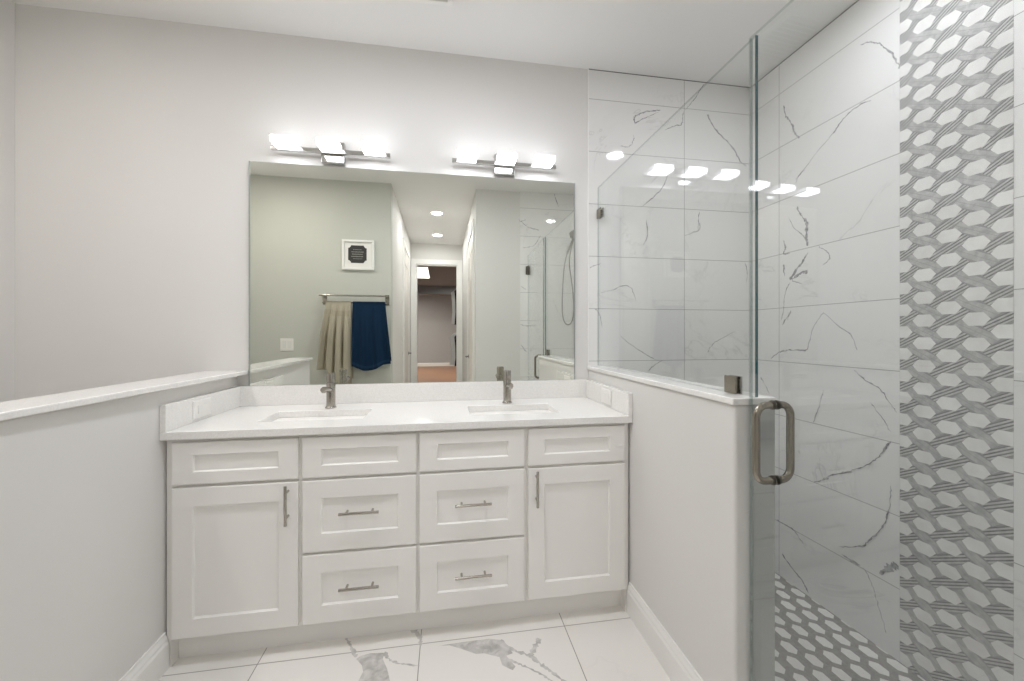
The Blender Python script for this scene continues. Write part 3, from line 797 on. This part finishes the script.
# ------------------------------------------------------------------ things seen in the mirror: rear wall
yw = YR
def xform(u): return u
root = tag(empty('picture_frame', (-0.832, yw, 1.873)), 'square white picture frame with a dark notched plaque on the rear wall', 'picture')
m = MB(); fx0, fx1, fz0, fz1 = -0.984, -0.680, 1.872, 2.168; t = 0.022
for b in ((fx0, fx1, fz0, fz0 + t), (fx0, fx1, fz1 - t, fz1), (fx0, fx0 + t, fz0 + t, fz1 - t), (fx1 - t, fx1, fz0 + t, fz1 - t)): m.box(b[0], b[1], yw, yw + 0.028, b[2], b[3])
m.build('frame', M['trim'], root, bevel=0.003)
m = MB(); m.box(fx0 + t, fx1 - t, yw, yw + 0.012, fz0 + t, fz1 - t); m.build('mat_board', M['plastic'], root)
m = MB(); cx, cz, hw, nt = -0.84, 2.028, 0.087, 0.026
P = []
for sx, sz in ((1, 1), (-1, 1), (-1, -1), (1, -1)):
    seq = [(hw, hw - nt), (hw - nt * 0.35, hw - nt), (hw - nt, hw - nt * 0.35), (hw - nt, hw)]
    if sx * sz < 0: seq = seq[::-1]
    P += [(cx + sx * a, cz + sz * b) for a, b in seq]
k = len(P); m.add([(x, yw + 0.0122, z) for x, z in P] + [(x, yw + 0.014, z) for x, z in P], [tuple(range(k))[::-1], tuple(range(k, 2 * k))] + [(i, (i + 1) % k, k + (i + 1) % k, k + i) for i in range(k)])
pl = m.build('plaque', M['plaque'], root)
m = MB(); rg = random.Random(2)
for r_, (half, hgt) in enumerate(((0.04, 0.006), (0.055, 0.009), (0.05, 0.009), (0.056, 0.009), (0.04, 0.006))):
    z = cz + 0.045 - r_ * 0.0225; x = cx - half
    while x < cx + half:
        wd = rg.uniform(0.004, 0.009); m.box(x, x + wd, yw + 0.0141, yw + 0.0145, z - hgt / 2, z + hgt / 2 * rg.uniform(0.6, 1.0)); x += wd + 0.003
m.build('lettering', M['chalk'], pl)

# double towel bar
root = tag(empty('towel_bar', (-0.852, yw, 1.57)), 'brushed nickel double towel bar on the rear wall', 'towel bar')
BX0, BX1 = -1.165, -0.545
YO, YI = yw + 0.115, yw + 0.07
m = MB(); m.tube([(BX0 - 0.004, YO, 1.607), (BX1 + 0.004, YO, 1.607)], 0.009, 16); m.build('upper_bar', M['nickel'], root, smooth=40)
m = MB(); m.tube([(BX0 + 0.02, YI, 1.541), (BX1 - 0.005, YI, 1.541)], 0.007, 16); m.build('lower_bar', M['nickel'], root, smooth=40)
for x in (BX0 + 0.02, BX1 - 0.012):
    m = MB(); m.box(x - 0.02, x + 0.02, yw, yw + 0.008, 1.525, 1.63); m.box(x - 0.009, x + 0.009, yw + 0.008, YO + 0.009, 1.598, 1.616); m.box(x - 0.007, x + 0.007, yw + 0.008, YI + 0.004, 1.534, 1.548)
    m.build('post', M['nickel'], root, bevel=0.002)

def towel(name, label, x0, x1, zb_front, zb_back, folds, amp, mats, shear, seed, band_z=None):
    """cloth over the lower bar: up the back, over, down the front, with hanging folds"""
    rg = random.Random(seed); nu = 64
    rbar = 0.0115; zt = 1.541
    path = []
    nb = 22
    for k in range(nb): path.append(('b', k / (nb - 1)))
    for k in range(1, 9): path.append(('o', k / 9))
    for k in range(nb + 8): path.append(('f', k / (nb + 7)))
    vs = []; fs = []; mi = []
    ph = rg.uniform(0, 6)
    for kind, t in path:
        for i in range(nu + 1):
            u = i / nu
            zf = zb_front(u); zbk = zb_back(u)
            wob = sin(u * folds * 2 * pi + ph) + 0.35 * sin(u * folds * 4.3 * pi + 1.3 * ph)
            if kind == 'b':
                z = zbk + (zt - zbk) * t; hang = 1 - t; y = YI - rbar
                y += -abs(amp * 0.35 * wob) * hang
            elif kind == 'o':
                a = pi * (1 - t); y = YI + rbar * cos(a); z = zt + rbar * sin(a); hang = 0
            else:
                z = zt - (zt - zf) * t; hang = t; y = YI + rbar
                g = min(1, hang * 2.2); y += amp * (wob + 1.2) * 0.55 * g + 0.012 * hang
            x = x0 + (x1 - x0) * u + shear(u) * hang
            y = max(y, yw + 0.006)
            vs.append((x, y, z))
    n = nu + 1
    for k in range(len(path) - 1):
        for i in range(nu):
            fs.append((k * n + i, k * n + i + 1, (k + 1) * n + i + 1, (k + 1) * n + i))
            kind, t = path[k]; mi.append(1 if band_z and kind == 'f' and band_z[0] < t < band_z[1] else 0)
    m = MB(); m.v = vs; m.f = fs; m.mi = mi
    o = m.build(name, mats, smooth=70)
    md = o.modifiers.new('thick', 'SOLIDIFY'); md.thickness = 0.005; md.offset = 0
    return tag(o, label, 'towel')
towel('towel', 'beige bath towel hanging in folds on the left of the towel bar', -1.115, -0.885,
      lambda u: 0.90 - 0.02 * u if u < 0.3 else 0.80 - 0.05 * u, lambda u: 0.93 if u < 0.5 else 0.80, 3.6, 0.05, [M['towel_beige'], M['beige_band']], lambda u: -0.06 * (1 - u) + 0.01 * u, 4, (0.10, 0.16))
towel('towel', 'navy blue bath towel hanging on the right of the towel bar', -0.872, -0.570,
      lambda u: 0.925 - 0.045 * sin(pi * min(1, u * 1.25)) + 0.05 * max(0, u - 0.6), lambda u: 0.97, 2.6, 0.028, [M['towel_navy'], M['navy_band']], lambda u: 0.06 * u, 9, (0.90, 0.94))

# switch plate
root = tag(empty('light_switch', (-1.488, yw, 1.135)), 'white double rocker light switch plate on the rear wall, seen in the mirror', 'switch')
m = MB(); m.box(-1.548, -1.430, yw, yw + 0.006, 1.073, 1.195); m.build('cover_plate', M['plastic'], root, bevel=0.002)
for x in (-1.512, -1.466):
    m = MB(); m.add([(x - 0.016, yw + 0.006, 1.10), (x + 0.016, yw + 0.006, 1.10), (x + 0.016, yw + 0.011, 1.168), (x - 0.016, yw + 0.011, 1.168), (x - 0.016, yw + 0.006, 1.168), (x + 0.016, yw + 0.006, 1.168)],
                    [(0, 1, 2, 3), (3, 2, 5, 4), (0, 3, 4), (1, 5, 2), (0, 4, 5, 1)]); m.build('rocker', M['ceramic'], root)

# hand shower on the rear shower wall
sx, sz = 1.385, 2.27; y0 = YR + 0.004
root = tag(empty('hand_shower', (sx, y0, sz)), 'nickel hand shower with a looping hose on the rear shower wall', 'shower head')
m = MB(); m.lathe([(0.032, 0.0), (0.032, 0.006), (0.02, 0.014), (0.012, 0.02)], (sx, y0, sz + 0.06), axis='y', n=20)
m.tube([(sx, y0 + 0.015, sz + 0.06), (sx, y0 + 0.07, sz + 0.075), (sx, y0 + 0.11, sz + 0.06), (sx - 0.005, y0 + 0.13, sz + 0.02)], 0.011, 12); m.build('shower_arm', M['darknickel'], root, smooth=40)
m = MB(); c = Vector((sx - 0.02, y0 + 0.15, sz + 0.02))
ax = Vector((-0.25, 0.75, -0.6)).normalized(); 
m.tube([c - ax * 0.02, c - ax * 0.005, c + ax * 0.012, c + ax * 0.022], [0.02, 0.05, 0.056, 0.05], 24)
m.tube([c - ax * 0.012 + Vector((0, 0, -0.02)), c + Vector((-0.035, -0.015, -0.10)), c + Vector((-0.075, -0.03, -0.20))], [0.016, 0.013, 0.011], 14); m.build('handset', M['darknickel'], root, smooth=40)
m = MB()
h0 = c + Vector((-0.075, -0.03, -0.20))
pts = [h0, (1.268, y0 + 0.09, 1.95), (1.262, y0 + 0.05, 1.7), (1.262, y0 + 0.04, 1.50), (1.28, y0 + 0.04, 1.38), (1.325, y0 + 0.04, 1.335), (1.37, y0 + 0.04, 1.375), (1.392, y0 + 0.04, 1.5), (1.375, y0 + 0.04, 1.75), (1.34, y0 + 0.045, 2.0), (1.36, y0 + 0.06, 2.18), (sx - 0.004, y0 + 0.1, sz + 0.0)]
pts = [Vector(p) for p in pts]; sm = []
for i in range(len(pts) - 1):
    p0, p1, p2, p3 = pts[max(i - 1, 0)], pts[i], pts[i + 1], pts[min(i + 2, len(pts) - 1)]
    for k in range(8):
        t = k / 8; sm.append(0.5 * ((2 * p1) + (p2 - p0) * t + (2 * p0 - 5 * p1 + 4 * p2 - p3) * t * t + (3 * p1 - p0 - 3 * p2 + p3) * t ** 3))
sm.append(pts[-1]); m.tube(sm, 0.0065, 10); m.build('hose', M['darknickel'], root, smooth=60)

# ------------------------------------------------------------------ the room beyond the hall, small in the mirror
can(1.3, -7.2, 'round recessed fill light added in the far room beyond the hall', M['far_fill'])  # this lamp and the next are unseen, added to brighten the far room
can(-1.3, -9.2, 'round recessed fill light added deep in the far room', M['far_fill'])
root = tag(empty('ceiling_light_panel', (-0.55, -5.6, HC)), 'white louvred ceiling light panel in the far room through the doorway', 'light')
m = MB(); m.box(-0.72, -0.30, -6.4, -4.7, HC - 0.03, HC - 0.001); m.build('frame', M['trim'], root)
m = MB(); m.box(-0.70, -0.32, -6.38, -4.72, HC - 0.034, HC - 0.0301); m.build('diffuser', M['panel_lit'], root)

GXC = 0.43
for z, lab in ((2.19, 'upper hanging rod beside the far doorway, black and white clothes on it'), (1.36, 'lower hanging rod beside the far doorway, black and white clothes on it')):
    root = tag(empty('hanging_rod', (GXC, -3.3, z)), lab, 'rod')
    m = MB(); m.tube([(GXC, -4.1, z), (GXC, YH - 0.105, z)], 0.012, 12); m.build('rod', M['nickel'], root, smooth=40)
    for yy in (-4.11, YH - 0.109):
        m = MB(); m.lathe([(0.03, -0.004), (0.03, 0.004), (0.016, 0.008)], (GXC, yy, z), axis='y', n=20); m.build('flange', M['nickel'], root, smooth=40)
def garment(y, z, ln, mat, half, label):
    root = tag(empty('hanging_garment', (GXC, y, z)), label, 'clothing', 'clothes on the far room rods')
    x = GXC; m = MB(); rg = random.Random(int(-y * 100))
    sec = [(0.06, 0.02, -0.05), (half * 0.7, 0.03, -0.10), (half, 0.035, -0.17), (half * 0.92, 0.035, -0.35), (half * 0.9, 0.04, -0.55), (half * 0.98, 0.045, -ln)]
    n = 20; vs = []
    for hx, hy, dz in sec:
        for j in range(n):
            a = 2 * pi * j / n; wv_ = 1 + 0.12 * sin(5 * a + dz * 9)
            vs.append((x + hx * cos(a), y + hy * sin(a) * wv_, z + dz))
    fs = [(i * n + j, i * n + (j + 1) % n, (i + 1) * n + (j + 1) % n, (i + 1) * n + j) for i in range(len(sec) - 1) for j in range(n)] + [tuple(range(n)), tuple(range((len(sec) - 1) * n, len(sec) * n))]
    m.add(vs, fs); m.build('cloth', mat, root, smooth=50)
    m = MB(); m.tube([(x, y, z - 0.06), (x, y, z - 0.03), (x + 0.012, y, z - 0.018), (x + 0.018, y, z), (x + 0.012, y, z + 0.013), (x, y, z + 0.0165), (x - 0.01, y, z + 0.0155)], 0.003, 8); m.build('hanger_hook', M['nickel'], root, smooth=50)
garment(-2.95, 2.19, 0.78, M['cloth_dark'], 0.215, 'black garment on the upper far rod nearest the doorway')
garment(-3.25, 2.19, 0.76, M['cloth_white'], 0.27, 'white garment on the upper far rod behind the black one')
garment(-2.95, 1.36, 0.70, M['cloth_dark'], 0.215, 'black garment on the lower far rod nearest the doorway')
garment(-3.25, 1.36, 0.70, M['cloth_white'], 0.30, 'white garment on the lower far rod behind the black one')

# repeats share a group
GROUPS = {'sink': 'sinks in the countertop', 'faucet': 'faucets behind the sinks', 'vanity_light': 'vanity lights above the mirror', 'electrical_outlet': 'outlets in the side splashes',
          'vanity_cabinet': 'vanity cabinets under the countertop', 'recessed_light': 'recessed ceiling lights', 'hanging_rod': 'hanging rods in the far room', 'towel': 'towels on the towel bar'}
for o in COL.objects:
    if o.parent is None and o.name.split('.')[0] in GROUPS: o['group'] = GROUPS[o.name.split('.')[0]]
